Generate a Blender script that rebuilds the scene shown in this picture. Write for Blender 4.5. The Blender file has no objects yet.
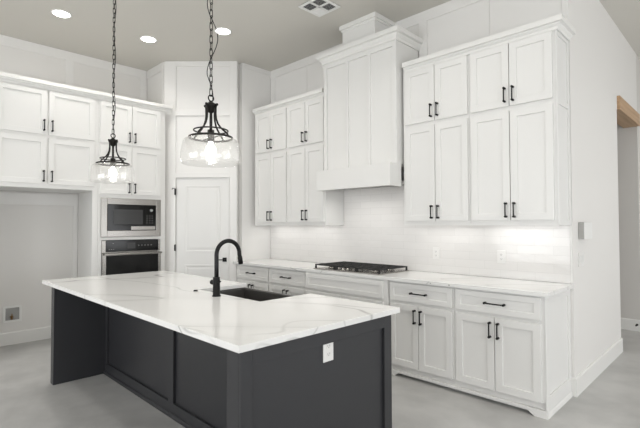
import bpy, bmesh, math, random
from mathutils import Vector, Matrix
random.seed(7)
R = math.radians
S = bpy.context.scene
COL = S.collection

# ------------------------------------------------------------------ camera
cam_d = bpy.data.cameras.new('camera')
cam = bpy.data.objects.new('camera', cam_d)
COL.objects.link(cam)
S.camera = cam
YAW, PITCH, ROLL = 0.780516, 0.0239555, -0.0029259
fw = Vector((-math.sin(YAW)*math.cos(PITCH), math.cos(YAW)*math.cos(PITCH), math.sin(PITCH)))
rt = Vector((math.cos(YAW), math.sin(YAW), 0)); up = rt.cross(fw)
r2 = math.cos(ROLL)*rt + math.sin(ROLL)*up
u2 = -math.sin(ROLL)*rt + math.cos(ROLL)*up
m = Matrix(((r2.x, u2.x, -fw.x), (r2.y, u2.y, -fw.y), (r2.z, u2.z, -fw.z)))
cam.matrix_world = Matrix.Translation((0, 0, 1.41)) @ m.to_4x4()
cam_d.sensor_width = 36
cam_d.lens = 36*436.75/640
cam_d.clip_start = 0.05

# ------------------------------------------------------------------ world and exposure
W = bpy.data.worlds.new('world'); S.world = W; W.use_nodes = True
W.node_tree.nodes['Background'].inputs[0].default_value = (0.93, 0.96, 1.0, 1)
W.node_tree.nodes['Background'].inputs[1].default_value = 1.3
S.view_settings.view_transform = 'Standard'
S.view_settings.look = 'None'
S.view_settings.gamma = 1.0
S.view_settings.exposure = 0.28

def area(name, loc, rot, sx, sy, power, color=(1, 1, 1), spread=180, shape='RECTANGLE'):
    d = bpy.data.lights.new(name, 'AREA'); d.shape = shape
    d.size = sx; d.size_y = sy; d.energy = power; d.color = color; d.spread = R(spread)
    o = bpy.data.objects.new(name, d); COL.objects.link(o)
    o.location = loc; o.rotation_euler = rot
    return o
# area lamps added at unseen windows as soft daylight fill
FILL_S, FILL_E, FILL_N = 64, 66, 52
area('window_daylight', (-3.3, -3.72, 1.45), (R(90), 0, 0), 3.3, 2.2, FILL_S, (0.97, 0.985, 1.0))
area('window_daylight', (1.2, -3.72, 1.45), (R(90), 0, 0), 3.3, 2.2, FILL_S, (0.97, 0.985, 1.0))
area('window_daylight', (4.12, 0.6, 1.45), (R(90), 0, R(90)), 4.2, 2.2, FILL_E, (0.97, 0.985, 1.0))
area('window_daylight', (4.12, 6.0, 1.45), (R(90), 0, R(90)), 3.0, 2.2, FILL_N, (0.97, 0.985, 1.0))
HOOD_POWER = 0.8
CAN_POWER, STRIP_POWER, BULB_POWER = 3.4, 0.42, 1.6

# ------------------------------------------------------------------ materials
def mat(name, color, rough=0.5, metal=0.0, spec=0.5, coat=0.0, bump=None):
    m = bpy.data.materials.new(name); m.use_nodes = True
    nt = m.node_tree; b = nt.nodes['Principled BSDF']
    b.inputs['Base Color'].default_value = (*color, 1)
    b.inputs['Roughness'].default_value = rough
    b.inputs['Metallic'].default_value = metal
    b.inputs['Specular IOR Level'].default_value = spec
    b.inputs['Coat Weight'].default_value = coat
    if bump:
        sc, st = bump
        tc = nt.nodes.new('ShaderNodeTexCoord'); n = nt.nodes.new('ShaderNodeTexNoise'); bp = nt.nodes.new('ShaderNodeBump')
        n.inputs['Scale'].default_value = sc; n.inputs['Detail'].default_value = 3
        bp.inputs['Strength'].default_value = st; bp.inputs['Distance'].default_value = 0.002
        nt.links.new(tc.outputs['Object'], n.inputs['Vector'])
        nt.links.new(n.outputs['Fac'], bp.inputs['Height'])
        nt.links.new(bp.outputs['Normal'], b.inputs['Normal'])
    return m
M = {}
M['cab'] = mat('white_cabinet_paint', (0.80, 0.795, 0.775), 0.38, bump=(40, 0.04))
M['wall'] = mat('wall_paint', (0.79, 0.775, 0.75), 0.55, bump=(120, 0.15))
M['panelwall'] = mat('panelled_wall_paint', (0.83, 0.82, 0.80), 0.42, bump=(60, 0.05))
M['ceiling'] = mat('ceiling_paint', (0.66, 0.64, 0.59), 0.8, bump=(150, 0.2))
M['trim'] = mat('trim_paint', (0.82, 0.815, 0.79), 0.35)
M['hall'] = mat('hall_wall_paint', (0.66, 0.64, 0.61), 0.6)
M['navy'] = mat('charcoal_island_paint', (0.027, 0.0275, 0.031), 0.42, bump=(50, 0.05))
M['black'] = mat('black_metal', (0.012, 0.012, 0.012), 0.38, 0.6)
M['iron'] = mat('cast_iron', (0.018, 0.018, 0.018), 0.6, 0.2, bump=(200, 0.2))
M['bronze'] = mat('dark_bronze', (0.02, 0.018, 0.016), 0.45, 0.7)
M['steel'] = mat('brushed_steel', (0.37, 0.355, 0.335), 0.27, 1.0)
M['blackglass'] = mat('black_glass', (0.006, 0.006, 0.006), 0.10, 0, 0.30)
M['darkscreen'] = mat('oven_window', (0.045, 0.045, 0.045), 0.2, 0, 0.3)
M['plastic'] = mat('white_plastic', (0.86, 0.86, 0.84), 0.3)
M['slot'] = mat('socket_slot', (0.05, 0.05, 0.05), 0.6)
M['sink'] = mat('dark_composite_sink', (0.055, 0.052, 0.048), 0.35)
M['plate'] = mat('outlet_plastic', (0.80, 0.79, 0.77), 0.3)
M['casegrey'] = mat('grey_plastic_case', (0.42, 0.415, 0.40), 0.5)  # shade on the keypad's side, put into the case colour
M['grey'] = mat('grey_mark', (0.35, 0.35, 0.34), 0.4)
M['brass'] = mat('brass_valve', (0.35, 0.22, 0.10), 0.35, 1.0)
M['ventdark'] = mat('vent_cavity', (0.09, 0.09, 0.09), 0.8)

def emit(name, color, strength):
    m = bpy.data.materials.new(name); m.use_nodes = True
    nt = m.node_tree; nt.nodes.clear()
    e = nt.nodes.new('ShaderNodeEmission'); o = nt.nodes.new('ShaderNodeOutputMaterial')
    e.inputs[0].default_value = (*color, 1); e.inputs[1].default_value = strength
    nt.links.new(e.outputs[0], o.inputs[0]); return m
M['can'] = emit('lit_downlight', (1, 0.98, 0.95), 12)
M['bulb'] = emit('lit_bulb', (1, 0.97, 0.92), 10)
M['led'] = emit('lit_led_strip', (1, 0.98, 0.95), 6)
M['digit'] = emit('oven_clock_digit', (0.8, 0.85, 0.9), 0.5)

def glass_mat():
    m = bpy.data.materials.new('clear_seeded_glass'); m.use_nodes = True
    nt = m.node_tree; nt.nodes.clear(); L = nt.links.new
    o = nt.nodes.new('ShaderNodeOutputMaterial'); mx = nt.nodes.new('ShaderNodeMixShader')
    t = nt.nodes.new('ShaderNodeBsdfTransparent'); g = nt.nodes.new('ShaderNodeBsdfGlossy')
    lw = nt.nodes.new('ShaderNodeLayerWeight'); lw.inputs[0].default_value = 0.35
    mr = nt.nodes.new('ShaderNodeMapRange'); mr.inputs['To Min'].default_value = 0.07; mr.inputs['To Max'].default_value = 0.6
    n = nt.nodes.new('ShaderNodeTexNoise'); n.inputs['Scale'].default_value = 14
    b = nt.nodes.new('ShaderNodeBump'); b.inputs['Strength'].default_value = 0.35; b.inputs['Distance'].default_value = 0.01
    tc = nt.nodes.new('ShaderNodeTexCoord')
    L(tc.outputs['Object'], n.inputs['Vector']); L(n.outputs['Fac'], b.inputs['Height']); L(b.outputs[0], g.inputs['Normal'])
    g.inputs['Roughness'].default_value = 0.05; t.inputs[0].default_value = (0.965, 0.965, 0.96, 1)
    L(lw.outputs['Facing'], mr.inputs['Value']); L(mr.outputs[0], mx.inputs[0])
    tl = nt.nodes.new('ShaderNodeBsdfTranslucent'); tl.inputs[0].default_value = (0.95, 0.95, 0.94, 1)
    m2 = nt.nodes.new('ShaderNodeMixShader'); m2.inputs[0].default_value = 0.10
    L(t.outputs[0], m2.inputs[1]); L(tl.outputs[0], m2.inputs[2]); L(m2.outputs[0], mx.inputs[1]); L(g.outputs[0], mx.inputs[2]); L(mx.outputs[0], o.inputs[0]); return m
M['glass'] = glass_mat()

def floor_mat():
    m = mat('polished_concrete', (0.4, 0.4, 0.4), 0.34); nt = m.node_tree; b = nt.nodes['Principled BSDF']; L = nt.links.new
    tc = nt.nodes.new('ShaderNodeTexCoord')
    n1 = nt.nodes.new('ShaderNodeTexNoise'); n1.inputs['Scale'].default_value = 0.9; n1.inputs['Detail'].default_value = 9; n1.inputs['Roughness'].default_value = 0.62
    n2 = nt.nodes.new('ShaderNodeTexNoise'); n2.inputs['Scale'].default_value = 5; n2.inputs['Detail'].default_value = 8
    n1.inputs['Distortion'].default_value = 0.8
    mx = nt.nodes.new('ShaderNodeMix'); mx.data_type = 'FLOAT'; mx.inputs[0].default_value = 0.4
    cr = nt.nodes.new('ShaderNodeValToRGB')
    cr.color_ramp.elements[0].position = 0.38; cr.color_ramp.elements[0].color = (0.40, 0.397, 0.388, 1)
    cr.color_ramp.elements[1].position = 0.62; cr.color_ramp.elements[1].color = (0.53, 0.525, 0.512, 1)
    L(tc.outputs['Object'], n1.inputs['Vector']); L(tc.outputs['Object'], n2.inputs['Vector'])
    L(n1.outputs['Fac'], mx.inputs[2]); L(n2.outputs['Fac'], mx.inputs[3]); L(mx.outputs[0], cr.inputs[0]); L(cr.outputs[0], b.inputs['Base Color'])
    mr = nt.nodes.new('ShaderNodeMapRange'); mr.inputs['To Min'].default_value = 0.28; mr.inputs['To Max'].default_value = 0.46
    L(n2.outputs['Fac'], mr.inputs['Value']); L(mr.outputs[0], b.inputs['Roughness'])
    return m
M['floor'] = floor_mat()

def quartz_mat():
    m = mat('veined_white_quartz', (0.8, 0.8, 0.8), 0.16); nt = m.node_tree; b = nt.nodes['Principled BSDF']; L = nt.links.new
    tc = nt.nodes.new('ShaderNodeTexCoord')
    def vein(rotz, scale, stretch, width, seed, amount):
        mp = nt.nodes.new('ShaderNodeMapping'); mp.vector_type = 'TEXTURE'; mp.inputs['Rotation'].default_value = (0, 0, rotz); mp.inputs['Location'].default_value = (seed, seed*0.7, 0.3)
        mp.inputs['Scale'].default_value = (scale*stretch, scale, scale)
        n = nt.nodes.new('ShaderNodeTexNoise'); n.inputs['Scale'].default_value = 1; n.inputs['Detail'].default_value = 2.5; n.inputs['Roughness'].default_value = 0.4; n.inputs['Distortion'].default_value = 0.25
        s = nt.nodes.new('ShaderNodeMath'); s.operation = 'SUBTRACT'; s.inputs[1].default_value = 0.5
        a = nt.nodes.new('ShaderNodeMath'); a.operation = 'ABSOLUTE'
        r = nt.nodes.new('ShaderNodeMapRange'); r.inputs['From Min'].default_value = 0; r.inputs['From Max'].default_value = width
        r.inputs['To Min'].default_value = amount; r.inputs['To Max'].default_value = 0
        L(tc.outputs['Object'], mp.inputs['Vector']); L(mp.outputs[0], n.inputs['Vector']); L(n.outputs['Fac'], s.inputs[0]); L(s.outputs[0], a.inputs[0]); L(a.outputs[0], r.inputs['Value'])
        return r.outputs[0]
    v1 = vein(0.75, 0.75, 3.6, 0.0055, 3.1, 0.6); v2 = vein(0.30, 0.9, 3.2, 0.0050, 8.4, 0.5); v3 = vein(0.75, 0.75, 3.6, 0.07, 3.1, 0.10)
    mx1 = nt.nodes.new('ShaderNodeMath'); mx1.operation = 'MAXIMUM'; L(v1, mx1.inputs[0]); L(v2, mx1.inputs[1])
    brk = nt.nodes.new('ShaderNodeTexNoise'); brk.inputs['Scale'].default_value = 1.6; L(tc.outputs['Object'], brk.inputs['Vector'])
    br = nt.nodes.new('ShaderNodeMapRange'); br.inputs['From Min'].default_value = 0.32; br.inputs['From Max'].default_value = 0.52; L(brk.outputs['Fac'], br.inputs['Value'])
    ml = nt.nodes.new('ShaderNodeMath'); ml.operation = 'MULTIPLY'; L(mx1.outputs[0], ml.inputs[0]); L(br.outputs[0], ml.inputs[1])
    ad = nt.nodes.new('ShaderNodeMath'); ad.operation = 'ADD'; ad.use_clamp = True; L(ml.outputs[0], ad.inputs[0]); L(v3, ad.inputs[1])
    mc = nt.nodes.new('ShaderNodeMix'); mc.data_type = 'RGBA'; mc.inputs[6].default_value = (0.83, 0.825, 0.81, 1); mc.inputs[7].default_value = (0.27, 0.265, 0.25, 1)
    L(ad.outputs[0], mc.inputs[0]); L(mc.outputs[2], b.inputs['Base Color'])
    return m
M['quartz'] = quartz_mat()

def tile_mat():
    m = mat('glossy_white_tile', (0.8, 0.8, 0.8), 0.12); nt = m.node_tree; b = nt.nodes['Principled BSDF']; L = nt.links.new
    tc = nt.nodes.new('ShaderNodeTexCoord'); mp = nt.nodes.new('ShaderNodeMapping'); mp.inputs['Rotation'].default_value = (R(-90), 0, 0)
    br = nt.nodes.new('ShaderNodeTexBrick'); br.offset = 0.5
    br.inputs['Scale'].default_value = 1; br.inputs['Brick Width'].default_value = 0.30; br.inputs['Row Height'].default_value = 0.0762
    br.inputs['Mortar Size'].default_value = 0.0016; br.inputs['Mortar Smooth'].default_value = 0.4; br.inputs['Bias'].default_value = 0
    br.inputs['Color1'].default_value = (0.80, 0.785, 0.765, 1); br.inputs['Color2'].default_value = (0.765, 0.75, 0.73, 1); br.inputs['Mortar'].default_value = (0.69, 0.68, 0.66, 1)
    L(tc.outputs['Object'], mp.inputs['Vector']); L(mp.outputs[0], br.inputs['Vector']); L(br.outputs['Color'], b.inputs['Base Color'])
    n = nt.nodes.new('ShaderNodeTexNoise'); n.inputs['Scale'].default_value = 16; n.inputs['Detail'].default_value = 2; L(tc.outputs['Object'], n.inputs['Vector'])
    b1 = nt.nodes.new('ShaderNodeBump'); b1.inputs['Strength'].default_value = 0.25; b1.inputs['Distance'].default_value = 0.006; L(n.outputs['Fac'], b1.inputs['Height'])
    b2 = nt.nodes.new('ShaderNodeBump'); b2.invert = True; b2.inputs['Strength'].default_value = 0.35; b2.inputs['Distance'].default_value = 0.002
    L(br.outputs['Fac'], b2.inputs['Height']); L(b1.outputs[0], b2.inputs['Normal']); L(b2.outputs[0], b.inputs['Normal'])
    return m
M['tile'] = tile_mat()

def wood_mat():
    m = mat('pale_oak', (0.5, 0.3, 0.15), 0.5); nt = m.node_tree; b = nt.nodes['Principled BSDF']; L = nt.links.new
    tc = nt.nodes.new('ShaderNodeTexCoord'); mp = nt.nodes.new('ShaderNodeMapping'); mp.inputs['Scale'].default_value = (30, 1.2, 30)
    n = nt.nodes.new('ShaderNodeTexNoise'); n.inputs['Scale'].default_value = 1; n.inputs['Detail'].default_value = 6
    cr = nt.nodes.new('ShaderNodeValToRGB'); cr.color_ramp.elements[0].position = 0.3; cr.color_ramp.elements[0].color = (0.40, 0.25, 0.14, 1)
    cr.color_ramp.elements[1].position = 0.7; cr.color_ramp.elements[1].color = (0.55, 0.37, 0.22, 1)
    L(tc.outputs['Object'], mp.inputs['Vector']); L(mp.outputs[0], n.inputs['Vector']); L(n.outputs['Fac'], cr.inputs[0]); L(cr.outputs[0], b.inputs['Base Color'])
    return m
M['wood'] = wood_mat()

# ------------------------------------------------------------------ mesh helpers
class MB:
    """collects shapes in one bmesh, then links them as one mesh object"""
    def __init__(s): s.bm = bmesh.new()
    def box(s, a, b, bev=0.0015):
        x0, x1 = sorted((a[0], b[0])); y0, y1 = sorted((a[1], b[1])); z0, z1 = sorted((a[2], b[2]))
        t = bmesh.new(); bmesh.ops.create_cube(t, size=1)
        for v in t.verts:
            v.co = Vector(((x0+x1)/2 + v.co.x*(x1-x0), (y0+y1)/2 + v.co.y*(y1-y0), (z0+z1)/2 + v.co.z*(z1-z0)))
        bev = min(bev, 0.3*min(x1-x0, y1-y0, z1-z0))
        if bev > 0: bmesh.ops.bevel(t, geom=list(t.edges), offset=bev, segments=2, affect='EDGES', profile=0.5)
        s.add(t); return s
    def add(s, t, mtx=None):
        if mtx is not None: t.transform(mtx)
        me = bpy.data.meshes.new('tmp'); t.to_mesh(me); t.free(); s.bm.from_mesh(me); bpy.data.meshes.remove(me)
    def prism(s, poly, z0, z1, bev=0.0):
        t = bmesh.new(); vs = [t.verts.new((x, y, z0)) for x, y in poly]; f = t.faces.new(vs)
        r = bmesh.ops.extrude_face_region(t, geom=[f]); 
        for v in [g for g in r['geom'] if isinstance(g, bmesh.types.BMVert)]: v.co.z = z1
        bmesh.ops.recalc_face_normals(t, faces=t.faces)
        if bev: bmesh.ops.bevel(t, geom=list(t.edges), offset=bev, segments=2, affect='EDGES', profile=0.5)
        s.add(t); return s
    def shaker(s, x0, x1, z0, z1, yf, th, fr, rec=0.011, hol=None):
        """frame-and-panel slab facing -y: frame width fr, flat centre sunk by rec"""
        t = bmesh.new(); e = 0.0015
        def ring(ix, y): return [t.verts.new(c) for c in ((x0+ix, y, z0+ix), (x1-ix, y, z0+ix), (x1-ix, y, z1-ix), (x0+ix, y, z1-ix))]
        rs = [ring(0, yf+th), ring(0, yf+e), ring(e, yf), ring(fr-e, yf), ring(fr, yf+e), ring(fr+0.0015, yf+rec)]
        for a, b in zip(rs, rs[1:]):
            for i in range(4): t.faces.new((a[i], a[(i+1) % 4], b[(i+1) % 4], b[i]))
        t.faces.new(rs[-1]); t.faces.new(rs[0][::-1])
        bmesh.ops.recalc_face_normals(t, faces=t.faces); s.add(t); return s
    def tube(s, pts, r, n=12, closed=False, rads=None):
        pts = [Vector(p) for p in pts]; t = bmesh.new(); rings = []; N = len(pts); up = None
        for i, p in enumerate(pts):
            a = pts[(i-1) % N] if (closed or i > 0) else p; b = pts[(i+1) % N] if (closed or i < N-1) else p
            d = (b-a).normalized()
            if up is None: up = Vector((0, 0, 1)) if abs(d.z) < 0.9 else Vector((1, 0, 0))
            sd = d.cross(up).normalized(); up = sd.cross(d).normalized(); rr = rads[i] if rads else r
            rings.append([t.verts.new(p + rr*(math.cos(2*math.pi*k/n)*sd + math.sin(2*math.pi*k/n)*up)) for k in range(n)])
        rng = range(N if closed else N-1)
        for i in rng:
            A, B = rings[i], rings[(i+1) % N]
            for k in range(n): f = t.faces.new((A[k], A[(k+1) % n], B[(k+1) % n], B[k])); f.smooth = True
        if not closed: t.faces.new(rings[0][::-1]); t.faces.new(rings[-1])
        bmesh.ops.recalc_face_normals(t, faces=t.faces); s.add(t); return s
    def lathe(s, prof, c=(0, 0, 0), n=32, close=True, mtx=None, smooth=True):
        t = bmesh.new(); rings = []
        for r, z in prof:
            rings.append([t.verts.new((r*math.cos(2*math.pi*k/n), r*math.sin(2*math.pi*k/n), z)) for k in range(n)])
        for A, B in zip(rings, rings[1:]):
            for k in range(n): f = t.faces.new((A[k], A[(k+1) % n], B[(k+1) % n], B[k])); f.smooth = smooth
        if close: t.faces.new(rings[0][::-1]); t.faces.new(rings[-1])
        bmesh.ops.remove_doubles(t, verts=t.verts, dist=1e-6)
        bmesh.ops.recalc_face_normals(t, faces=t.faces)
        mm = Matrix.Translation(c) @ (mtx.to_4x4() if mtx is not None else Matrix.Identity(4))
        s.add(t, mm); return s
    def sweep(s, path, prof):
        """profile [(out, z)] swept along an xy path; 'out' lies to the right of the walking direction; mitred corners"""
        P = [Vector(p) for p in path]; N = len(P); t = bmesh.new(); rings = []
        for i in range(N):
            def nrm(a, b): d = (b-a).normalized(); return Vector((d.y, -d.x))
            if i == 0: o = nrm(P[0], P[1])
            elif i == N-1: o = nrm(P[-2], P[-1])
            else:
                n1, n2 = nrm(P[i-1], P[i]), nrm(P[i], P[i+1]); o = (n1+n2)/(1+n1.dot(n2))
            rings.append([t.verts.new((P[i].x+o.x*u, P[i].y+o.y*u, z)) for u, z in prof])
        k = len(prof)
        for A, B in zip(rings, rings[1:]):
            for j in range(k): t.faces.new((A[j], A[(j+1) % k], B[(j+1) % k], B[j]))
        t.faces.new(rings[0]); t.faces.new(rings[-1][::-1])
        bmesh.ops.recalc_face_normals(t, faces=t.faces); s.add(t); return s
    def build(s, name, m, parent=None, loc=None, rz=0, **props):
        me = bpy.data.meshes.new(name); s.bm.to_mesh(me); s.bm.free(); me.materials.append(m)
        o = bpy.data.objects.new(name, me); COL.objects.link(o)
        if parent: o.parent = parent
        if loc: o.location = loc
        if rz: o.rotation_euler = (0, 0, rz)
        for k, v in props.items(): o[k] = v
        return o

def thing(name, label, cat, loc=(0, 0, 0), rz=0, group=None):
    o = bpy.data.objects.new(name, None); COL.objects.link(o); o.empty_display_size = 0.05
    o.location = loc; o.rotation_euler = (0, 0, rz); o['label'] = label; o['category'] = cat
    if group: o['group'] = group
    return o
def struct(mb, name, m, **k): return mb.build(name, m, kind='structure', **k)

H = 3.66                       # ceiling height
YA, XB = 4.026, -6.265         # cooktop wall (faces -y) and appliance wall (faces +x)
XC = -1.057                    # outside corner where the cooktop wall ends
P1, P2, P3, P4 = (-5.0, YA), (-5.0, 3.447), (-5.712, 2.735), (XB, 2.735)   # pantry corner
DIAG_ROT = R(45)

# ------------------------------------------------------------------ room shell
struct(MB().box((-6.6, -3.8, -0.12), (4.2, 9.2, 0), 0), 'floor', M['floor'])
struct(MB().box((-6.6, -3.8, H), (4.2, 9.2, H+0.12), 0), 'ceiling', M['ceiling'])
struct(MB().box((XB-0.15, -3.8, 0), (XB, 2.735, H), 0), 'wall_left', M['wall'])
struct(MB().prism([(XB-0.15, 2.737), P3, (-5.712-0.09, 2.735+0.15), (XB-0.15, 2.885)], 0, H), 'wall_pantry_left', M['panelwall'])
# diagonal wall with the door opening left in it
dw = MB()
D0, D1, DT = 0.17, 0.895, 2.052      # door opening along the diagonal, head height
dw.box((0.002, 0, 0), (D0, 0.12, H), 0).box((D1, 0, 0), (1.005, 0.12, H), 0).box((D0, 0, DT), (D1, 0.12, H), 0)
struct(dw, 'wall_pantry_front', M['panelwall'], loc=(P3[0], P3[1], 0), rz=DIAG_ROT)
struct(MB().box((-5.15, 3.52, 0), (-5.0, YA, H), 0), 'wall_pantry_right', M['panelwall'])
struct(MB().box((-5.15, YA, 0), (XC-0.15, YA+0.15, H), 0), 'wall_right', M['wall'])
OP0, OP1, OPZ = 5.79, 7.02, 2.69     # opening in the passage wall under the oak header
pw = MB().box((XC-0.15, YA, 0), (XC, OP0, H), 0).box((XC-0.15, OP0, 2.69), (XC, OP0+0.0195, 2.846), 0).box((XC-0.15, OP0, 2.846), (XC, OP1, H), 0)
struct(pw, 'wall_passage', M['wall'])
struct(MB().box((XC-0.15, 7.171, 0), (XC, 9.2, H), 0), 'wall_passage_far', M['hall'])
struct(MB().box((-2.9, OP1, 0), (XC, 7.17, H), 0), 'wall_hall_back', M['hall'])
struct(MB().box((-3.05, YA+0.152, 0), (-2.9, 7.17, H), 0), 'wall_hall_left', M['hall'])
struct(MB().box((XC, 9.05, 0), (4.2, 9.2, H), 0), 'wall_back', M['wall'])
def win_wall(name, a0, a1, opens, make):
    mb = MB(); cur = a0
    for o0, o1 in opens:
        make(mb, cur, o0, 0, H); make(mb, o0, o1, 0, 0.35); make(mb, o0, o1, 2.55, H); cur = o1
    make(mb, cur, a1, 0, H); struct(mb, name, M['wall'])
win_wall('wall_front', -6.6, 4.2, [(-4.95, -1.65), (-0.45, 2.85)], lambda mb, a, b, z0, z1: mb.box((a, -3.8, z0), (b, -3.65, z1), 0))
win_wall('wall_east', -3.65, 9.05, [(-1.5, 2.7), (4.5, 7.5)], lambda mb, a, b, z0, z1: mb.box((4.05, a, z0), (4.2, b, z1), 0))
def window(n, loc, rz, w):  # unseen windows, added to bring light into the room
    mb = MB(); f = 0.06
    for x0, x1, z0, z1 in ((0, w, 0.35, 0.35+f), (0, w, 2.55-f, 2.55), (0, f, 0.35+f, 2.55-f), (w-f, w, 0.35+f, 2.55-f), (w/2-f/2, w/2+f/2, 0.35+f, 2.55-f)):
        mb.box((x0, -0.03, z0), (x1, 0.03, z1), 0.002)
    o = struct(mb, 'window_%d' % n, M['trim'], loc=loc, rz=rz)
window(1, (-4.95, -3.69, 0), 0, 3.3); window(2, (-0.45, -3.69, 0), 0, 3.3)
window(3, (4.09, -1.5, 0), R(90), 4.2); window(4, (4.09, 4.5, 0), R(90), 3.0)

# baseboards
BB = [(0, 0), (0.016, 0), (0.016, 0.138), (0.010, 0.150), (0, 0.150)]
struct(MB().sweep([(-1.080, YA), (XC, YA), (XC, OP0)][0:3], BB), 'baseboard_passage', M['trim'])
struct(MB().sweep([(XB, -3.65), (XB, 0.80)], BB), 'baseboard_left', M['trim'])
struct(MB().sweep([(XB, 0.852), (XB, 1.824)], BB), 'baseboard_alcove', M['trim'])
struct(MB().sweep([(-2.9, 7.02), (XC-0.001, 7.02)], BB), 'baseboard_hall', M['trim'])
struct(MB().sweep([(XC, OP1+0.02), (XC, 9.04)], BB), 'baseboard_passage_far', M['trim'])

# board trim on the upper walls (frames around flat panels)
T = 0.012
tr = MB()
tr.box((-5.0, YA-T, 3.545), (-3.285, YA, H-0.001)).box((-4.985, YA-T, 3.02), (-4.89, YA, 3.545))
tr.box((-2.81, YA-T, 3.545), (XC-0.001, YA, H-0.001)).box((-2.485, YA-T, 3.02), (-2.39, YA, 3.545)).box((-1.11, YA-T, 3.02), (XC-0.001, YA, 3.545))
tr.box((-4.888, YA-0.006, 3.02), (-4.222, YA, 3.544), 0.001).box((-4.216, YA-0.006, 3.02), (-3.60, YA, 3.544), 0.001)
tr.box((-2.388, YA-0.006, 3.02), (-1.728, YA, 3.544), 0.001).box((-1.722, YA-0.006, 3.02), (-1.112, YA, 3.544), 0.001)
struct(tr, 'trim_1', M['panelwall'])
tr = MB().box((XB, -3.6, 3.545), (XB+T, 2.72, H-0.001))
for y in (-0.6, 0.55, 1.667, 2.63): tr.box((XB, y, 3.03), (XB+T, y+0.09, 3.545))
struct(tr, 'trim_2', M['panelwall'])
# diagonal pantry front, local coordinates: x along the wall, -y towards the room
tr = MB()
tr.box((0.004, -0.018, 0), (D0-0.006, -0.001, H-0.001), 0.003).box((D1+0.004, -0.018, 0), (1.0, -0.001, H-0.001), 0.003)
tr.box((0.965, -0.026, 0), (1.0, -0.018, H-0.001), 0.003)
tr.box((D0-0.006, -0.018, DT+0.004), (D1+0.004, -0.001, DT+0.075), 0.003)
tr.box((D0-0.006, -0.018, 2.903), (D1+0.004, -0.001, 2.985), 0.003).box((D0-0.006, -0.018, 3.585), (D1+0.004, -0.001, H-0.001), 0.003)
struct(tr, 'trim_3', M['panelwall'], loc=(P3[0], P3[1], 0), rz=DIAG_ROT)
struct(MB().box((XB+T+0.002, 2.723, 3.545), (-5.74, 2.734, H-0.001)).box((-5.80, 2.723, 3.03), (-5.74, 2.734, 3.545)), 'trim_4', M['panelwall'])
struct(MB().box((-4.999, 3.53, 3.60), (-4.988, YA-0.013, H-0.001)), 'trim_5', M['panelwall'])
# alcove back boards
struct(MB().box((XB, 0.852, 1.66), (XB+T, 1.824, 1.80)).box((XB, 1.77, 0.152), (XB+T, 1.824, 1.66)), 'trim_6', M['panelwall'])
# tile edge trim at the outside corner
struct(MB().box((-1.072, YA-0.012, 0.918), (-1.062, YA, 1.398), 0.002), 'trim_7', M['trim'])

# pantry door
door = MB()
dx0, dx1 = D0+0.004, D1-0.004
def door_mesh(mb):
    t = bmesh.new()
    mb.box((dx0, 0.002, 0.012), (dx1, 0.036, 2.048), 0.002)
door_mesh(door)
dd = struct(door, 'door_1', M['cab'], loc=(P3[0], P3[1], 0), rz=DIAG_ROT)
def door_panel(z0, z1):
    """raised field with a sunk moulding around it"""
    mb = MB(); t = bmesh.new(); x0, x1 = dx0+0.125, dx1-0.125
    def ring(ix, y): return [t.verts.new(c) for c in ((x0+ix, y, z0+ix), (x1-ix, y, z0+ix), (x1-ix, y, z1-ix), (x0+ix, y, z1-ix))]
    rs = [ring(-0.012, 0.0025), ring(-0.010, -0.004), ring(0.004, -0.004), ring(0.012, 0.0012), ring(0.026, 0.0012), ring(0.05, -0.003)]
    for a, b in zip(rs, rs[1:]):
        for i in range(4): t.faces.new((a[i], a[(i+1) % 4], b[(i+1) % 4], b[i]))
    t.faces.new(rs[-1]); bmesh.ops.recalc_face_normals(t, faces=t.faces)
    for f in t.faces:
        if f.normal.y > 0.5: f.normal_flip()
    mb.add(t); mb.build('door_panel', M['cab'], dd)
door_panel(1.05, 1.935); door_panel(0.20, 0.855)
for z in (1.86, 1.10, 0.25):
    mb = MB().tube([(D0-0.002, -0.026, z-0.045), (D0-0.002, -0.026, z+0.045)], 0.007, 10).box((D0-0.020, -0.0215, z-0.04), (D0-0.006, -0.0185, z+0.04), 0.0005)
    if z == 1.86: mb.tube([(D0-0.002, -0.026, z+0.040), (D0-0.035, -0.055, z+0.048)], 0.004, 8).tube([(D0-0.035, -0.055, z+0.048), (D0-0.038, -0.058, z+0.030)], 0.005, 8)
    mb.build('hinge', M['black'], dd)
hd = MB().box((0.805, -0.010, 0.907), (0.861, 0.001, 0.963), 0.002).tube([(0.833, -0.008, 0.935), (0.833, -0.05, 0.935)], 0.009, 12)
hd.tube([(0.833, -0.045, 0.935), (0.745, -0.045, 0.935)], 0.007, 10)
hd.build('door_handle', M['black'], dd)

# oak header over the passage opening
b = MB().box((XC-0.155, OP0+0.02, 2.69), (XC+0.03, OP1-0.002, 2.845), 0.004)
b.build('header_beam', M['wood'], label='pale oak header beam over the hall opening in the grey passage wall', category='beam')

# ------------------------------------------------------------------ cabinets
def pull(mb, x, z, yf, L=0.125, vertical=True):
    off = 0.030; h = L/2; r = 0.0056
    a, b = ((x, yf-off, z-h), (x, yf-off, z+h)) if vertical else ((x-h, yf-off, z), (x+h, yf-off, z))
    mb.tube([a, b], r, 10)
    e = h-0.008
    for sg in (-1, 1):
        c = (x, yf, z+sg*e) if vertical else (x+sg*e, yf, z)
        mb.tube([c, (c[0], yf-off-0.004, c[2])], 0.0095, 12, rads=[0.0095, 0.0090])
    return mb
def front(par, kind, x0, x1, z0, z1, hx=None, hz=None, yf=-0.020, fr=0.057, L=0.125, name=None):
    o = MB().shaker(x0, x1, z0, z1, yf, 0.0195, fr).build(name or kind, M['cab'], par)
    if hx is not None: pull(MB(), hx, hz, yf, L, kind == 'door').build('handle', M['black'], o)
    return o

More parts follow.
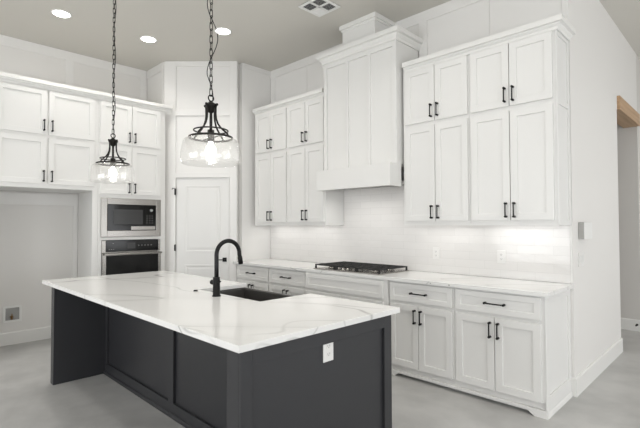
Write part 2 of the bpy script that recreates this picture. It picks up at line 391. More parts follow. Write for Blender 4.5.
def upper(name_label, x0, x1, rows, depth, rz, org, group, rail=0.04, rightpanel=False, zb=1.40, z1=2.94):
    """wall cabinet: local x0..x1 on its face plane; rows = [(z0, z1, handle z)]"""
    t = thing('wall_cabinet', name_label, 'cabinet', org, rz, group)
    MB().box((x0, 0, zb), (x1, depth, z1)).build('body', M['cab'], t)
    return t
FA = 3.69                                # face plane of the wall cabinets
DEP = YA-FA-0.0125
def a_upper(label, X0, X1, a, b, c, d):
    """X0..X1 body; doors a..b and c..d, two rows"""
    t = thing('wall_cabinet', label, 'cabinet', (X0, FA, 0), 0, 'stacked wall cabinets beside the range hood')
    MB().box((0, 0, 1.420), (X1-X0, DEP, 2.94)).box((0, 0, 1.398), (X1-X0, 0.020, 1.420), 0).box((0, 0.020, 1.398), (0.016, DEP, 1.420), 0).box((X1-X0-0.016, 0.020, 1.398), (X1-X0, DEP, 1.420), 0).build('body', M['cab'], t)
    for z0, z1, hz in ((1.44, 2.352, 1.525), (2.392, 2.918, 2.487)):
        front(t, 'door', a-X0, b-X0, z0, z1, b-X0-0.030, hz)
        front(t, 'door', c-X0, d-X0, z0, z1, c-X0+0.030, hz)
    return t
a_upper('white stacked wall cabinet with four doors, leftmost, beside the pantry corner', -4.93, -4.239, -4.890, -4.575, -4.568, -4.253)
a_upper('white stacked wall cabinet with four doors, directly left of the range hood', -4.237, -3.562, -4.217, -3.896, -3.889, -3.577)
a_upper('white stacked wall cabinet with four doors, directly right of the range hood', -2.470, -1.776, -2.438, -2.116, -2.109, -1.788)
t = a_upper('white stacked wall cabinet with four doors and panelled side, at the wall end', -1.774, -1.073, -1.755, -1.423, -1.416, -1.088)
# panelled end of the last wall cabinet
def end_panel(par, x, y0, y1, z0, z1, splits, fr=0.05, th=0.014, m=None, name='side_panel', bot=None):
    """frame boards on a face looking +x, in par's coordinates"""
    mb = MB(); xo = x+th
    mb.box((x, y0, z0), (x+0.003, y1, z1), 0)
    mb.box((x, y0, z0), (xo, y0+fr, z1)).box((x, y1-fr, z0), (xo, y1, z1))
    mb.box((x, y0+fr, z0), (xo, y1-fr, z0+(bot or fr))).box((x, y0+fr, z1-fr), (xo, y1-fr, z1))
    for s_ in splits: mb.box((x, y0+fr, s_-fr/2), (xo, y1-fr, s_+fr/2))
    return mb.build(name, m or M['cab'], par)
end_panel(t, 0.7015, 0.0, DEP, 1.398, 2.939, [2.372], 0.042)

# crowns
CR = [(0, 2.941), (0, 2.922), (0.012, 2.922), (0.012, 2.944), (0.018, 2.950), (0.028, 2.958), (0.030, 2.966), (0.052, 2.970), (0.052, 3.012), (0, 3.012)]
def crown(label, path, zoff=0):
    o = MB().sweep(path, [(a, z+zoff) for a, z in CR]); return o.build('crown_moulding', M['trim'], label=label, category='moulding')
crown('white crown moulding on the two wall cabinets left of the hood', [(-4.920, FA-0.001), (-3.566, FA-0.001)])
mb = MB().sweep([(-2.450, FA-0.001), (-1.0565, FA-0.001), (-1.0565, YA-0.014)], CR); 
mb.box((-2.468, FA, 2.9415), (-1.0575, YA-0.014, 3.009), 0)
mb.build('crown_moulding', M['trim'], label='white crown moulding on the wall cabinets right of the hood, wrapping the end', category='moulding')

# ------------------------------------------------------------------ base cabinets
FB = 3.42
BD = YA-FB-0.002
def base_body(t, w, left_foot=True, right_foot=True, bump=0):
    mb = MB().box((0, 0, 0.105), (w, BD+bump, 0.882)).box((0.0, 0.055, 0.0), (w, 0.075, 0.105))
    mb.box((0.0, 0.012, 0.055), (w, 0.030, 0.105), 0.001).box((0.0, -0.012, 0.030), (w, 0.030, 0.056), 0.004)
    return mb.build('body', M['cab'], t)
def foot(t, x0, x1, flip):
    """shaped bracket foot: sloped inner edge"""
    pts = [(x0, 0.0), (x1, 0.0), (x1, 0.104), (x0, 0.104)]
    f = MB(); tt = bmesh.new()
    prof = ([(x0, 0.0), (x1-0.05, 0.0), (x1-0.03, 0.012), (x1, 0.034), (x1, 0.056), (x0, 0.056)] if not flip else
            [(x1, 0.0), (x0+0.05, 0.0), (x0+0.03, 0.012), (x0, 0.034), (x0, 0.056), (x1, 0.056)])
    a = [tt.verts.new((x, -0.0145, z)) for x, z in prof]; b = [tt.verts.new((x, -0.0035, z)) for x, z in prof]
    tt.faces.new(a); tt.faces.new(b[::-1])
    for i in range(len(a)): tt.faces.new((a[i], a[(i+1) % len(a)], b[(i+1) % len(a)], b[i]))
    bmesh.ops.recalc_face_normals(tt, faces=tt.faces); f.add(tt); f.build('foot', M['cab'], t)
def base(label, X0, X1, a, b, mid, dz=0.703):
    t = thing('base_cabinet', label, 'cabinet', (X0, FB, 0), 0, 'drawer base cabinets under the long worktop')
    base_body(t, X1-X0)
    front(t, 'drawer', a-X0, b-X0, dz, 0.868, (a+b)/2-X0, 0.785, fr=0.045, L=0.165)
    front(t, 'door', a-X0, mid-0.003-X0, 0.108, dz-0.028, mid-X0-0.032, 0.578)
    front(t, 'door', mid+0.003-X0, b-X0, 0.108, dz-0.028, mid-X0+0.032, 0.578)
    return t
base('white base cabinet with drawer over two doors, leftmost, next to the pantry wall', -4.962, -4.271, -4.950, -4.285, -4.613)
base('white base cabinet with drawer over two doors, directly left of the cooktop cabinet', -4.269, -3.596, -4.252, -3.612, -3.930)
t = base('white base cabinet with drawer over two doors, directly right of the cooktop cabinet', -2.463, -1.796, -2.445, -1.812, -2.138)
foot(t, 0.0, 0.11, False)
t = base('white base cabinet with wide drawer and panelled side, at the worktop end', -1.794, -1.094, -1.778, -1.112, -1.452)
foot(t, 0.58, 0.7225, True)
ep = end_panel(t, 0.7005, -0.002, BD, 0.0, 0.880, [], 0.055, 0.014, bot=0.15)
MB().sweep([(0.715, -0.014), (0.715, BD-0.018)], [(0, 0), (0.009, 0), (0.009, 0.012), (0.005, 0.03), (0, 0.04)]).build('shoe_moulding', M['trim'], ep)
# cooktop cabinet, set slightly forward
t = thing('cooktop_cabinet', 'white cabinet set slightly forward beneath the black gas cooktop', 'cabinet', (-3.594, FB-0.028, 0))
base_body(t, 1.129, bump=0.028)
front(t, 'false_drawer', 0.02, 1.085, 0.703, 0.868, fr=0.045)
for a, b, hx in ((0.02, 0.549, 0.517), (0.556, 1.085, 0.588)): front(t, 'door', a, b, 0.108, 0.675, hx, 0.578)

# long worktop
wt = MB().prism([(-4.998, 3.372), (-1.050, 3.372), (-1.050, YA-0.002), (-4.998, YA-0.002)], 0.884, 0.915, 0.002)
# the marks on the front edge are grey specks in the stone
w = wt.build('worktop', M['quartz'], label='long white quartz worktop along the tiled wall, holding the cooktop', category='worktop')
for a, b in ((-2.000, -1.990), (-1.826, -1.812)): MB().box((a, 3.3712, 0.893), (b, 3.3722, 0.902), 0).build('edge_mark', M['grey'], w)
# backsplash
bs = MB().box((-4.985, YA-0.010, 0.917), (-1.073, YA-0.001, 1.396), 0.0).box((-3.568, YA-0.010, 1.396), (-2.477, YA-0.001, 1.83), 0.0)
bs.build('backsplash', M['tile'], label='glossy white brick tile backsplash behind the cooktop and worktop', category='backsplash')

# under cabinet light strips
def strip(label, x0, x1):
    t = thing('light_strip', label, 'light', (x0, 3.86, 1.4145), 0, 'under cabinet light strips')
    MB().box((0, 0, 0.0), (x1-x0, 0.03, 0.0045), 0.001).build('housing', M['plastic'], t)
    MB().box((0.01, 0.005, -0.0012), (x1-x0-0.01, 0.025, -0.0002), 0).build('diffuser', M['led'], t)
    area('strip_light', ((x0+x1)/2, 3.875, 1.411), (0, 0, 0), x1-x0-0.04, 0.02, STRIP_POWER*(x1-x0), (1, 0.985, 0.96))
strip('thin lit strip under the leftmost wall cabinet by the pantry corner', -4.88, -4.29)
strip('thin lit strip under the wall cabinet directly left of the hood', -4.19, -3.61)
strip('thin lit strip under the wall cabinet directly right of the hood', -2.42, -1.83)
strip('thin lit strip under the last wall cabinet at the wall end', -1.73, -1.12)

# ------------------------------------------------------------------ range hood cover
t = thing('range_hood_cover', 'tall white panelled hood cover over the cooktop, rising to the ceiling', 'range hood', (-3.03, YA-0.0125, 0))
bx0, bx1, by = -0.470, 0.535, -0.395
mb = MB()
# skirt as an open-bottomed box
sx0, sx1, sy = -0.474, 0.540, -0.532
mb.box((sx0, sy, 1.79), (sx1, sy+0.02, 2.012), 0.002).box((sx0, sy+0.02, 1.79), (sx0+0.02, -0.34, 2.012), 0.0).box((sx1-0.02, sy+0.02, 1.79), (sx1, -0.34, 2.012), 0.0)
mb.box((sx0+0.02, sy+0.02, 1.995), (sx1-0.02, -0.0, 2.012), 0).box((sx0+0.02, sy+0.021, 1.835), (sx1-0.02, -0.003, 1.850), 0)
mb.build('skirt', M['cab'], t)
MB().box((-0.3, -0.42, 1.822), (0.3, -0.10, 1.834), 0.002).build('filter_insert', M['steel'], t)
for hx_ in (-0.18, 0.18):
    MB().lathe([(0.03, 1.8215), (0.03, 1.8195)], (hx_, -0.34, 0), 20).build('hood_lamp', M['led'], t)
    area('hood_lamp', (-3.03+hx_, YA-0.0125-0.34, 1.817), (0, 0, 0), 0.06, 0.06, HOOD_POWER, (1, 0.98, 0.95), 150, 'DISK')
mb = MB().box((bx0, by, 2.013), (bx1, 0, 3.262))
mb.build('chase', M['cab'], t)
fb = MB(); f0 = by-0.018
fb.box((bx0, f0, 2.013), (bx0+0.045, by, 3.262)).box((bx1-0.045, f0, 2.013), (bx1, by, 3.262)).box((bx0+0.045, f0, 3.200), (bx1-0.045, by, 3.262))
w3 = (bx1-bx0-0.09)/3
for k in (1, 2): fb.box((bx0+0.045+w3*k-0.020, f0, 2.013), (bx0+0.045+w3*k+0.020, by, 3.200))
fb.build('frame_boards', M['cab'], t)
CRH = [(0, 3.250), (0.014, 3.250), (0.014, 3.275), (0.022, 3.284), (0.032, 3.300), (0.034, 3.312), (0.060, 3.318), (0.060, 3.362), (0, 3.362)]
mb = MB().sweep([(bx0, 0), (bx0, f0), (bx1, f0), (bx1, 0)], CRH).box((bx0+0.001, f0+0.001, 3.263), (bx1-0.001, 0, 3.360), 0)
mb.build('crown', M['trim'], t)
cx0, cx1, cy = -0.245, 0.215, -0.335
mb = MB().box((cx0, cy, 3.363), (cx1, 0, H-0.002)); mb.build('chimney', M['cab'], t)
MB().sweep([(cx0, 0), (cx0, cy), (cx1, cy), (cx1, 0)], [(0.001, H-0.072), (0.010, H-0.072), (0.010, H-0.052), (0.026, H-0.048), (0.026, H-0.002), (0.001, H-0.002)]).build('chimney_crown', M['trim'], t)

# ------------------------------------------------------------------ gas cooktop
t = thing('gas_cooktop', 'black and steel gas cooktop with cast iron grates on the worktop', 'cooktop', (-3.045, 3.69, 0.916))
MB().box((-0.457, -0.262, 0), (0.457, 0.262, 0.010), 0.004).build('tray', M['steel'], t)
for gx in (-0.300, 0.0, 0.300):
    g = MB(); w_, d_ = 0.147, 0.245; z0, z1 = 0.040, 0.052
    for yy in (-d_, d_-0.012): g.box((gx-w_, yy, z0), (gx+w_, yy+0.012, z1), 0.002)
    for xx in (-w_, w_-0.012): g.box((gx+xx, -d_, z0), (gx+xx+0.012, d_, z1), 0.002)
    for xx in (-0.08, -0.006, 0.068): g.box((gx+xx, -d_, z0), (gx+xx+0.012, d_, z1), 0.002)
    for yy in (-0.125, -0.006, 0.115): g.box((gx-w_, yy, z0), (gx+w_, yy+0.012, z1), 0.002)
    for sx in (-w_+0.008, w_-0.008):
        for sy_ in (-d_+0.008, d_-0.008): g.lathe([(0.012, 0.0105), (0.010, 0.042)], (gx+sx, sy_, 0), 10)
    g.build('grate', M['iron'], t)
for bx, by_, r in ((-0.300, -0.12, 0.036), (-0.300, 0.13, 0.042), (0, 0.05, 0.052), (0.300, -0.12, 0.036), (0.300, 0.13, 0.042)):
    bo = MB().lathe([(r*1.25, 0.0105), (r*1.25, 0.014), (r, 0.018), (r, 0.023)], (bx, by_, 0), 24).build('burner', M['steel'], t)
    MB().lathe([(r*0.85, 0.0235), (r*0.85, 0.030), (r*0.7, 0.033)], (bx, by_, 0), 24).build('burner_cap', M['iron'], bo)
for k in range(5):
    MB().lathe([(0.021, 0.0105), (0.021, 0.013), (0.017, 0.015), (0.015, 0.034), (0.013, 0.0355)], (-0.13+k*0.065, -0.205, 0), 18).build('knob', M['steel'], t)

# ------------------------------------------------------------------ appliance wall (faces +x)
FX = -5.585
DB = FX-XB-0.0125
RB = R(90)
ORG = (FX, 0, 0)
def fr_b(t, kind, y0, y1, z0, z1, hy=None, hz=None, **k): return front(t, kind, y0, y1, z0, z1, hy, hz, **k)
t = thing('refrigerator_surround', 'white tall surround with four upper doors above the empty refrigerator alcove', 'cabinet', ORG, RB)
MB().box((0.80, 0, 1.822), (1.846, DB, 2.94)).build('body', M['cab'], t)
MB().box((0.80, 0.0, 0), (0.84, DB, 1.822)).build('side_panel', M['cab'], t)
MB().box((1.826, 0.0, 0), (1.846, DB, 1.822)).box((1.785, 0.0, 0), (1.826, 0.02, 1.822)).build('side_panel', M['cab'], t)
for z0, z1, hz in ((1.868, 2.385, 1.955), (2.418, 2.918, 2.52)):
    front(t, 'door', 0.838, 1.300, z0, z1, 1.272, hz); front(t, 'door', 1.320, 1.800, z0, z1, 1.352, hz)
t = thing('oven_cabinet', 'white tall cabinet housing the microwave and wall oven', 'cabinet', ORG, RB)
ty0, ty1 = 1.848, 2.690
mb = MB().box((ty0, 0, 0.0), (ty1, DB, 0.42)).box((ty0, 0, 1.226), (ty1, DB, 1.262)).box((ty0, 0, 1.742), (ty1, DB, 2.94))
for z0, z1 in ((0.42, 1.226), (1.262, 1.742)):
    mb.box((ty0, 0, z0), (ty0+0.044, DB, z1), 0).box((2.600, 0, z0), (ty1, DB, z1), 0).box((ty0+0.044, DB-0.02, z0), (2.600, DB, z1), 0)
mb.build('body', M['cab'], t)
front(t, 'drawer', 1.875, 2.615, 0.12, 0.40, 2.245, 0.26, L=0.165)
for z0, z1, hz in ((1.790, 2.385, 1.845), (2.418, 2.918, 2.533)):
    hz_ = 1.862 if z0 < 2 else 2.50
    front(t, 'door', 1.868, 2.238, z0, z1, 2.206, hz_+0.01); front(t, 'door', 2.245, 2.618, z0, z1, 2.277, hz_+0.01)
mb = MB().sweep([(FX+0.001, 0.80), (FX+0.001, 2.765)], [(a, z) for a, z in CR]).box((XB+0.015, 0.80, 2.9415), (FX-0.001, 2.690, 3.008), 0)
mb.build('crown_moulding', M['trim'], label='white crown moulding along the refrigerator surround and oven cabinet', category='moulding')

# microwave, local x along the wall
t = thing('microwave', 'built-in stainless microwave with wide trim frame above the wall oven', 'microwave', (FX, 1.893, 1.264), RB)
MB().box((0.02, 0.002, 0.012), (0.685, 0.40, 0.47)).build('body', M['black'], t)
mw, mh = 0.735, 0.478
mb = MB(); fz = -0.008; f_ = (0.072, 0.072, 0.078, 0.070)
mb.box((-0.014, -0.016, 0.0), (0.060, -0.001, mh), 0.004).box((0.668, -0.016, 0.0), (mw, -0.001, mh), 0.004)
mb.box((0.060, -0.016, 0.0), (0.668, -0.001, 0.078), 0.004).box((0.060, -0.016, mh-0.078), (0.668, -0.001, mh), 0.004)
mb.build('trim_frame', M['steel'], t)
dr = MB().box((0.062, -0.020, 0.080), (0.666, -0.002, mh-0.080), 0.002).build('door', M['blackglass'], t)
MB().box((0.130, -0.0215, 0.155), (0.490, -0.0202, 0.340), 0.0005).build('window', M['darkscreen'], dr)
MB().box((0.345, -0.0215, 0.085), (0.655, -0.0202, 0.130), 0.0005).build('lower_trim', M['steel'], dr)
cp = MB().box((0.512, -0.0222, 0.145), (0.655, -0.0202, mh-0.085), 0.0005).build('control_panel', M['blackglass'], t)
MB().lathe([(0.019, 0), (0.017, 0.012)], (0.600, -0.0225, 0.335), 20, mtx=Matrix.Rotation(R(90), 3, 'X')).build('dial', M['grey'], cp)
for r_ in range(4):
    for c_ in range(3): MB().box((0.540+c_*0.035, -0.0232, 0.170+r_*0.03), (0.552+c_*0.035, -0.0224, 0.175+r_*0.03), 0).build('button', M['grey'], cp)

# wall oven
t = thing('wall_oven', 'stainless wall oven with black glass door below the microwave', 'oven', (FX, 1.893, 0.424), RB)
MB().box((0.005, 0.002, 0.004), (0.702, 0.50, 0.798)).build('body', M['black'], t)
mb = MB().box((0.0, -0.012, 0.655), (0.045, -0.001, 0.797), 0.002).box((0.705, -0.012, 0.655), (0.732, -0.001, 0.797), 0.002).box((0.0, -0.012, 0.650), (0.732, -0.001, 0.657), 0.001)
mb.build('side_trim', M['steel'], t)
cp = MB().box((0.046, -0.014, 0.658), (0.704, -0.001, 0.797), 0.002).build('control_panel', M['blackglass'], t)
MB().box((0.30, -0.0155, 0.69), (0.40, -0.0142, 0.765), 0).build('display', M['darkscreen'], cp)
for bx_, bz_ in [(0.080, 0.685), (0.105, 0.685), (0.130, 0.685), (0.126, 0.757)]+[(0.44+k*0.04, 0.725) for k in range(5)]:
    MB().box((bx_, -0.0155, bz_), (bx_+0.010, -0.0142, bz_+0.007), 0).build('button', M['grey'], cp)
MB().box((0.002, -0.030, 0.010), (0.045, -0.001, 0.645), 0.003).box((0.696, -0.030, 0.010), (0.732, -0.001, 0.645), 0.003).box((0.045, -0.030, 0.610), (0.696, -0.001, 0.645), 0.003).box((0.045, -0.030, 0.010), (0.696, -0.001, 0.05), 0.003).build('door_frame', M['steel'], t)
MB().box((0.046, -0.032, 0.051), (0.695, -0.002, 0.609), 0.002).build('door_glass', M['blackglass'], t)
hb = MB().tube([(0.015, -0.075, 0.628), (0.722, -0.075, 0.628)], 0.011, 14)
for x_ in (0.05, 0.672): hb.tube([(x_, -0.031, 0.628), (x_, -0.075, 0.628)], 0.009, 12)
hb.build('handle', M['steel'], t)

# water supply box in the alcove
t = thing('water_supply_box', 'white recessed water supply box low on the alcove wall', 'water outlet', (XB+0.001, 1.130, 0.36), RB)
mb = MB()
for x0, x1, z0, z1 in ((-0.092, 0.092, 0.072, 0.096), (-0.092, 0.092, -0.096, -0.072), (-0.092, -0.068, -0.072, 0.072), (0.068, 0.092, -0.072, 0.072)):
    mb.box((x0, -0.010, z0), (x1, 0, z1), 0.002)
mb.build('frame', M['plastic'], t)
MB().box((-0.067, -0.002, -0.071), (0.067, 0.0, 0.071), 0).build('back_plate', M['grey'], t)
MB().lathe([(0.012, 0), (0.012, 0.03), (0.018, 0.032), (0.018, 0.04)], (-0.01, -0.026, -0.06), 14).tube([(-0.01, -0.003, -0.025), (-0.01, -0.04, -0.025)], 0.008, 10).box((-0.014, -0.045, -0.03), (-0.006, -0.035, 0.01), 0.002).build('valve', M['brass'], t)

# ------------------------------------------------------------------ kitchen island
t = thing('kitchen_island', 'charcoal painted kitchen island with panelled end and seating overhang', 'island', (-3.0275, 1.09, 0))
def ix(x): return x+3.0275
def iy(y): return y-1.09
zi = 0.882
# body with a hollow for the sink
mb = MB()
y0, y1 = iy(1.552), iy(2.164)
mb.box((ix(-4.402), y0, 0.0), (ix(-3.07), y1, zi), 0).box((ix(-2.235), y0, 0.0), (ix(-1.664), y1, zi), 0)
mb.box((ix(-3.07), y0, 0.0), (ix(-2.235), iy(1.69), zi), 0).box((ix(-3.07), iy(1.69), 0.0), (ix(-2.235), y1, 0.62), 0)
mb.build('body', M['navy'], t)
# seating side panelling: stiles and rails in front of the body
mb = MB(); ya, yb = iy(1.532), iy(1.5515)
X0, X1 = ix(-4.402), ix(-1.664)
mb.box((X0, ya, 0.0), (X0+0.050, yb, zi), 0.001).box((X0+0.050, ya, 0.80), (X1, yb, zi), 0.001).box((X0+0.050, ya, 0.0), (X1, yb, 0.102), 0.001)
mb.box((ix(-3.115), ya, 0.102), (ix(-3.035), yb, 0.80), 0.001).box((X1-0.05, ya, 0.102), (X1, yb, 0.80), 0.001)
mb.build('panel_frame', M['navy'], t)
MB().sweep([(X0+0.001, ya), (X1-0.001, ya)], [(0, 0.0), (0.012, 0), (0.012, 0.022), (0.004, 0.030), (0, 0.030)]).build('base_moulding', M['navy'], t)
MB().box((ix(-4.487), iy(1.10), 0), (ix(-4.403), iy(2.164), zi), 0.002).build('end_panel', M['navy'], t)
e = MB().box((ix(-1.662), iy(1.09), 0), (ix(-1.572), iy(2.178), zi), 0.002).build('end_panel', M['navy'], t)
mb = MB(); xa, xb = ix(-1.5715), ix(-1.555)
mb.box((xa, iy(1.09), 0), (xb, iy(1.150), zi)).box((xa, iy(2.108), 0), (xb, iy(2.178), zi)).box((xa, iy(1.150), 0.800), (xb, iy(2.108), zi)).box((xa, iy(1.150), 0), (xb, iy(2.108), 0.13))
mb.build('frame', M['navy'], e)
# island worktop with sink cut-out open to the back edge
ct = MB().prism([(-4.553, 1.041), (-1.500, 1.041), (-1.500, 2.190), (-2.265, 2.190), (-2.265, 1.736), (-3.04, 1.736), (-3.04, 2.190), (-4.553, 2.190)], 0.884, 0.915, 0.002)
ct.build('island_worktop', M['quartz'], label='white veined quartz worktop on the charcoal island, cut out for the sink', category='worktop')
# sink
t = thing('apron_sink', 'dark composite apron sink set in the island worktop', 'sink', (-2.6525, 1.945, 0.64))
mb = MB(); sxa, sxb, sya, syb, b0, b1 = -0.412, 0.412, -0.245, 0.248, 0.0, 0.240
tt = bmesh.new()
def rr(ix_, z): return [tt.verts.new(c) for c in ((sxa+ix_, sya+ix_, z), (sxb-ix_, sya+ix_, z), (sxb-ix_, syb-ix_, z), (sxa+ix_, syb-ix_, z))]
rs = [rr(0, b0), rr(0, b1), rr(0.022, b1), rr(0.026, b1-0.006), rr(0.034, 0.035), rr(0.05, 0.022)]
for a, b in zip(rs, rs[1:]):
    for i in range(4): tt.faces.new((a[i], a[(i+1) % 4], b[(i+1) % 4], b[i]))
tt.faces.new(rs[-1]); tt.faces.new(rs[0][::-1]); bmesh.ops.recalc_face_normals(tt, faces=tt.faces)
mb.add(tt); mb.build('basin', M['sink'], t)
MB().lathe([(0.045, 0.0225), (0.045, 0.025), (0.03, 0.0245)], (0, 0, 0), 24).build('drain', M['steel'], t)
# faucet
t = thing('faucet', 'matt black gooseneck faucet standing on the island behind the sink', 'faucet', (-2.652, 1.655, 0.9155))
MB().lathe([(0.031, 0), (0.031, 0.004), (0.0255, 0.007), (0.0245, 0.128), (0.0225, 0.132), (0.0155, 0.133)], n=28).build('base', M['black'], t)
pts = [(0, 0, 0.128), (0, 0, 0.20), (0, 0, 0.285)]
for k in range(1, 17):
    a = math.pi*k/17; pts.append((0, 0.095-0.095*math.cos(a), 0.285+0.095*math.sin(a)))
pts += [(0, 0.191, 0.275), (0, 0.194, 0.262)]
MB().tube(pts, 0.0150, 16).build('spout', M['black'], t)
MB().tube([(0, 0.193, 0.266), (0, 0.196, 0.25), (0, 0.203, 0.210)], 0.017, 18, rads=[0.0158, 0.0175, 0.0175]).build('spray_head', M['black'], t)
lv = MB().tube([(-0.020, 0, 0.092), (-0.050, 0, 0.092), (-0.0505, 0, 0.092), (-0.060, 0, 0.092)], 0.014, 18, rads=[0.014, 0.014, 0.018, 0.017]).build('handle', M['black'], t)
MB().tube([(0.020, 0, 0.095), (0.050, -0.004, 0.102), (0.062, -0.005, 0.108)], 0.004, 10).build('lever', M['black'], t)
MB().lathe([(0.017, 0), (0.017, 0.004), (0.013, 0.006), (0.013, 0.009), (0.011, 0.010)], n=24).build('air_switch', M['black'], loc=(-2.965, 1.672, 0.9155), label='small round black push button on the island left of the faucet', category='button')

# ------------------------------------------------------------------ outlets, switches
def outlet(label, loc, rz, w=0.074, h=0.118, gangs=1, switch=False):
    t = thing('switch_plate' if switch else 'power_outlet', label, 'switch' if switch else 'outlet', loc, rz)
    MB().box((-w/2, -0.006, -h/2), (w/2, 0, h/2), 0.002).build('cover_plate', M['plate'], t)
    for g in range(gangs):
        cx = (g-(gangs-1)/2)*0.046
        if switch:
            MB().box((cx-0.015, -0.010, -0.032), (cx+0.015, -0.0062, 0.032), 0.001).build('rocker', M['plastic'], t)
        else:
            for z in (-0.02, 0.02):
                r_ = MB().box((cx-0.016, -0.0075, z-0.014), (cx+0.016, -0.0062, z+0.014), 0.0005).build('receptacle', M['plate'], t)
                MB().box((cx-0.008, -0.0080, z-0.004), (cx-0.006, -0.0076, z+0.006), 0).box((cx+0.006, -0.0080, z-0.004), (cx+0.008, -0.0076, z+0.006), 0).box((cx-0.002, -0.0080, z-0.010), (cx+0.002, -0.0076, z-0.006), 0).build('socket_slots', M['slot'], r_)
outlet('white power outlet on the charcoal end panel of the island', (-1.5708, 1.640, 0.764), RB)
outlet('white power outlet on the backsplash, nearer the cooktop', (-2.305, YA-0.0102, 1.112), 0)
outlet('white power outlet on the backsplash, nearer the worktop end', (-1.640, YA-0.0102, 1.110), 0, switch=False)
outlet('white switch plate below the keypad on the passage wall', (XC+0.0005, 4.255, 1.105), RB, w=0.165, gangs=3, switch=True)
t = thing('wall_keypad', 'white box keypad mounted on the passage wall above the switch plate', 'keypad', (XC+0.0005, 4.315, 1.350), RB)
MB().box((-0.125, -0.044, -0.072), (0.125, 0, 0.072), 0.004).build('case', M['casegrey'], t)
MB().box((-0.124, -0.0475, -0.071), (0.124, -0.0442, 0.071), 0.002).build('faceplate', M['plastic'], t)
MB().lathe([(0.014, 0), (0.014, 0.004), (0.005, 0.006), (0.005, 0.055), (0.010, 0.056), (0.010, 0.068)], n=12, mtx=Matrix.Rotation(R(90), 3, 'X'), c=(-1.10, 7.0035, 0.085)).build('door_stop', M['black'], label='small black door stop on the hall baseboard', category='door stop')

# ------------------------------------------------------------------ ceiling fixtures
def can(x, y, label, grp=None):
    t = thing('recessed_light', label, 'light', (x, y, H-0.001), 0, 'recessed ceiling lights')
    MB().lathe([(0.098, 0), (0.098, -0.003), (0.090, -0.007), (0.082, -0.007), (0.082, -0.002), (0.082, 0)], n=36, close=False).build('trim_ring', M['plastic'], t)
    MB().lathe([(0.081, -0.001), (0.081, -0.004)], n=36).build('lens', M['can'], t)
    area('recessed_lamp', (x, y, H-0.012), (0, 0, 0), 0.15, 0.15, CAN_POWER, (1, 0.97, 0.93), 130, 'DISK')
can(-5.178, 1.332, 'lit round recessed ceiling light, leftmost, above the refrigerator alcove')
can(-5.153, 2.262, 'lit round recessed ceiling light in front of the oven cabinet')
can(-4.329, 2.779, 'lit round recessed ceiling light in front of the pantry door')
for i, (x, y) in enumerate([(-2.55, 2.45), (-1.45, 2.60), (-3.3, 0.45), (-1.5, 0.45), (-2.0, 5.6), (0.6, 2.2), (0.6, 5.0), (0.6, 7.4), (-3.3, -1.8), (0.4, -1.6)]):  # extra ceiling lights out of view, added to brighten the room
    can(x, y, 'lit round recessed ceiling light over the open room beyond the island')

t = thing('ceiling_vent', 'square white ceiling air vent in four sections', 'vent', (-3.130, 3.160, H-0.001))
MB().box((-0.150, -0.150, -0.004), (0.150, 0.150, -0.0005), 0).build('backing', M['ventdark'], t)
mb = MB()
for x0, x1, y0, y1 in ((-0.155, 0.155, -0.155, -0.125), (-0.155, 0.155, 0.125, 0.155), (-0.155, -0.125, -0.125, 0.125), (0.125, 0.155, -0.125, 0.125), (-0.012, 0.012, -0.125, 0.125), (-0.125, 0.125, -0.012, 0.012)):
    mb.box((x0, y0, -0.012), (x1, y1, -0.0045), 0.001)
mb.build('frame', M['plastic'], t)
def louvre(q, ang, along):
    mb = MB()
    for k in range(6):
        o = 0.012+0.0095+k*0.019
        tt = bmesh.new(); bmesh.ops.create_cube(tt, size=1)
        ln = 0.108; cx, cy_ = q[0]*0.0685, q[1]*0.0685
        if along == 'x':
            Mx = Matrix.Translation((cx, q[1]*o, -0.009)) @ Matrix.Rotation(R(ang), 4, 'X') @ Matrix.Diagonal((ln, 0.019, 0.0012, 1))
        else:
            Mx = Matrix.Translation((q[0]*o, cy_, -0.009)) @ Matrix.Rotation(R(ang), 4, 'Y') @ Matrix.Diagonal((0.019, ln, 0.0012, 1))
        mb.add(tt, Mx)
    mb.build('louvre', M['plastic'], t)
louvre((-1, 1), -35, 'x'); louvre((1, -1), 35, 'y'); louvre((1, 1), 35, 'x'); louvre((-1, -1), 35, 'y')

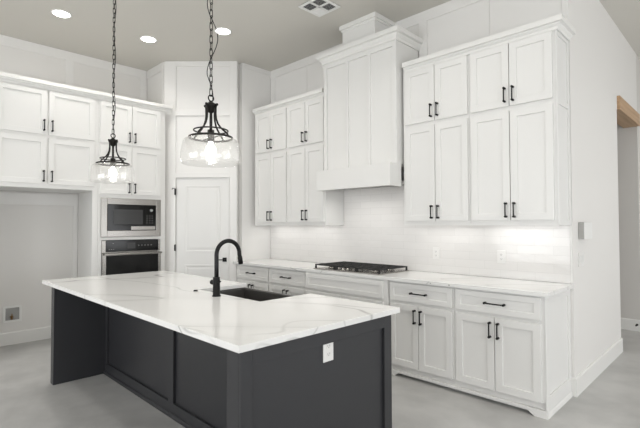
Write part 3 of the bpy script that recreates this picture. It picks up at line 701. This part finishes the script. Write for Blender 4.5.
# ------------------------------------------------------------------ pendants
ZP = 1.788
def pendant(label, x, y, cord_phase):
    t = thing('pendant_light', label, 'pendant lamp', (x, y, ZP), 0, 'glass pendants over the island')
    top = H-ZP
    MB().lathe([(0.062, top-0.002), (0.062, top-0.012), (0.045, top-0.026), (0.012, top-0.030)], n=28).build('canopy', M['bronze'], t)
    # cap and loop
    MB().lathe([(0.010, 0.412), (0.014, 0.405), (0.020, 0.398), (0.036, 0.392), (0.038, 0.376), (0.026, 0.370), (0.022, 0.345), (0.012, 0.335)], n=24).build('cap', M['bronze'], t)
    lp = [(0, 0.019*math.cos(a), 0.430+0.019*math.sin(a)) for a in [2*math.pi*k/20 for k in range(20)]]
    MB().tube(lp, 0.0042, 8, closed=True).build('loop', M['bronze'], t)
    MB().tube([(0, 0, 0.372), (0, 0, 0.22)], 0.009, 12).tube([(0, 0, 0.225), (0, 0, 0.15)], 0.021, 16, rads=[0.021, 0.023]).build('socket', M['bronze'], t)
    for k in range(4):
        a = R(22+90*k); c, s_ = math.cos(a), math.sin(a)
        pr = [(0.040, 0.384), (0.038, 0.36), (0.037, 0.325), (0.041, 0.292), (0.053, 0.262), (0.074, 0.235), (0.100, 0.213), (0.124, 0.192), (0.131, 0.178)]
        MB().tube([(c*r_, s_*r_, z) for r_, z in pr], 0.0058, 8).tube([(c*0.030, s_*0.030, 0.384), (c*0.050, s_*0.050, 0.384)], 0.0085, 8).build('arm', M['bronze'], t)
    for r_, z, w_ in ((0.106, 0.222, 0.0048), (0.133, 0.176, 0.0070)):
        MB().tube([(r_*math.cos(2*math.pi*k/48), r_*math.sin(2*math.pi*k/48), z) for k in range(48)], w_, 8, closed=True).build('ring', M['bronze'], t)
    MB().tube([(-0.13, 0, 0.174), (0.13, 0, 0.174)], 0.004, 8).build('crossbar', M['bronze'], t)
    MB().lathe([(0.126, 0.171), (0.146, 0.168), (0.163, 0.160), (0.174, 0.142), (0.181, 0.11), (0.185, 0.075), (0.186, 0.04), (0.182, 0.015), (0.177, 0.008)], n=64, close=False).build('glass_shade', M['glass'], t)
    MB().lathe([(0.012, 0.150), (0.014, 0.135), (0.030, 0.112), (0.034, 0.092), (0.030, 0.072), (0.016, 0.060), (0.001, 0.057)], n=24).build('bulb', M['bulb'], t)
    # chain
    z = 0.448; k = 0; ch = MB(); pitch = 0.0425
    while z < top-0.028:
        pts = []
        hl, hw = 0.0265, 0.0095
        for j in range(16):
            a = 2*math.pi*j/16; u = math.cos(a); v = math.sin(a)
            zz = (hl-hw)*(1 if v > 0 else -1)+hw*v if abs(v) > 1e-6 else 0
            if abs(v) <= 1e-6: zz = 0
            pts.append((hw*u, 0, z+0.02+zz) if k % 2 else (0, hw*u, z+0.02+zz))
        ch.tube(pts, 0.0027, 6, closed=True); z += pitch; k += 1
    ch.build('chain', M['bronze'], t)
    n = 90; z0, z1 = 0.405, top-0.03
    amp = 0.034
    pts = []
    for j in range(n+1):
        f_ = j/n; zc = z0+(z1-z0)*f_; w_ = math.sin((zc-0.48)*math.pi/0.225+cord_phase); env = min(1, f_*8, (1-f_)*8)
        A = amp*env*(1.0 if cord_phase == 0 else 0.25)
        pts.append((-0.70*A*w_ + 0.006, -0.71*A*w_ + 0.006, zc))
    MB().tube(pts, 0.0030, 6).build('cord', M['black'], t)
    d = bpy.data.lights.new('pendant_lamp', 'POINT'); d.energy = BULB_POWER; d.color = (1, 0.96, 0.9); d.shadow_soft_size = 0.03
    o = bpy.data.objects.new('pendant_lamp', d); COL.objects.link(o); o.location = (x, y, ZP+0.03)
pendant('dark bronze pendant with glass drum shade, over the left end of the island', -4.098, 1.48, 1.6)
pendant('dark bronze pendant with glass drum shade, over the sink side near the faucet', -2.442, 1.48, 0)
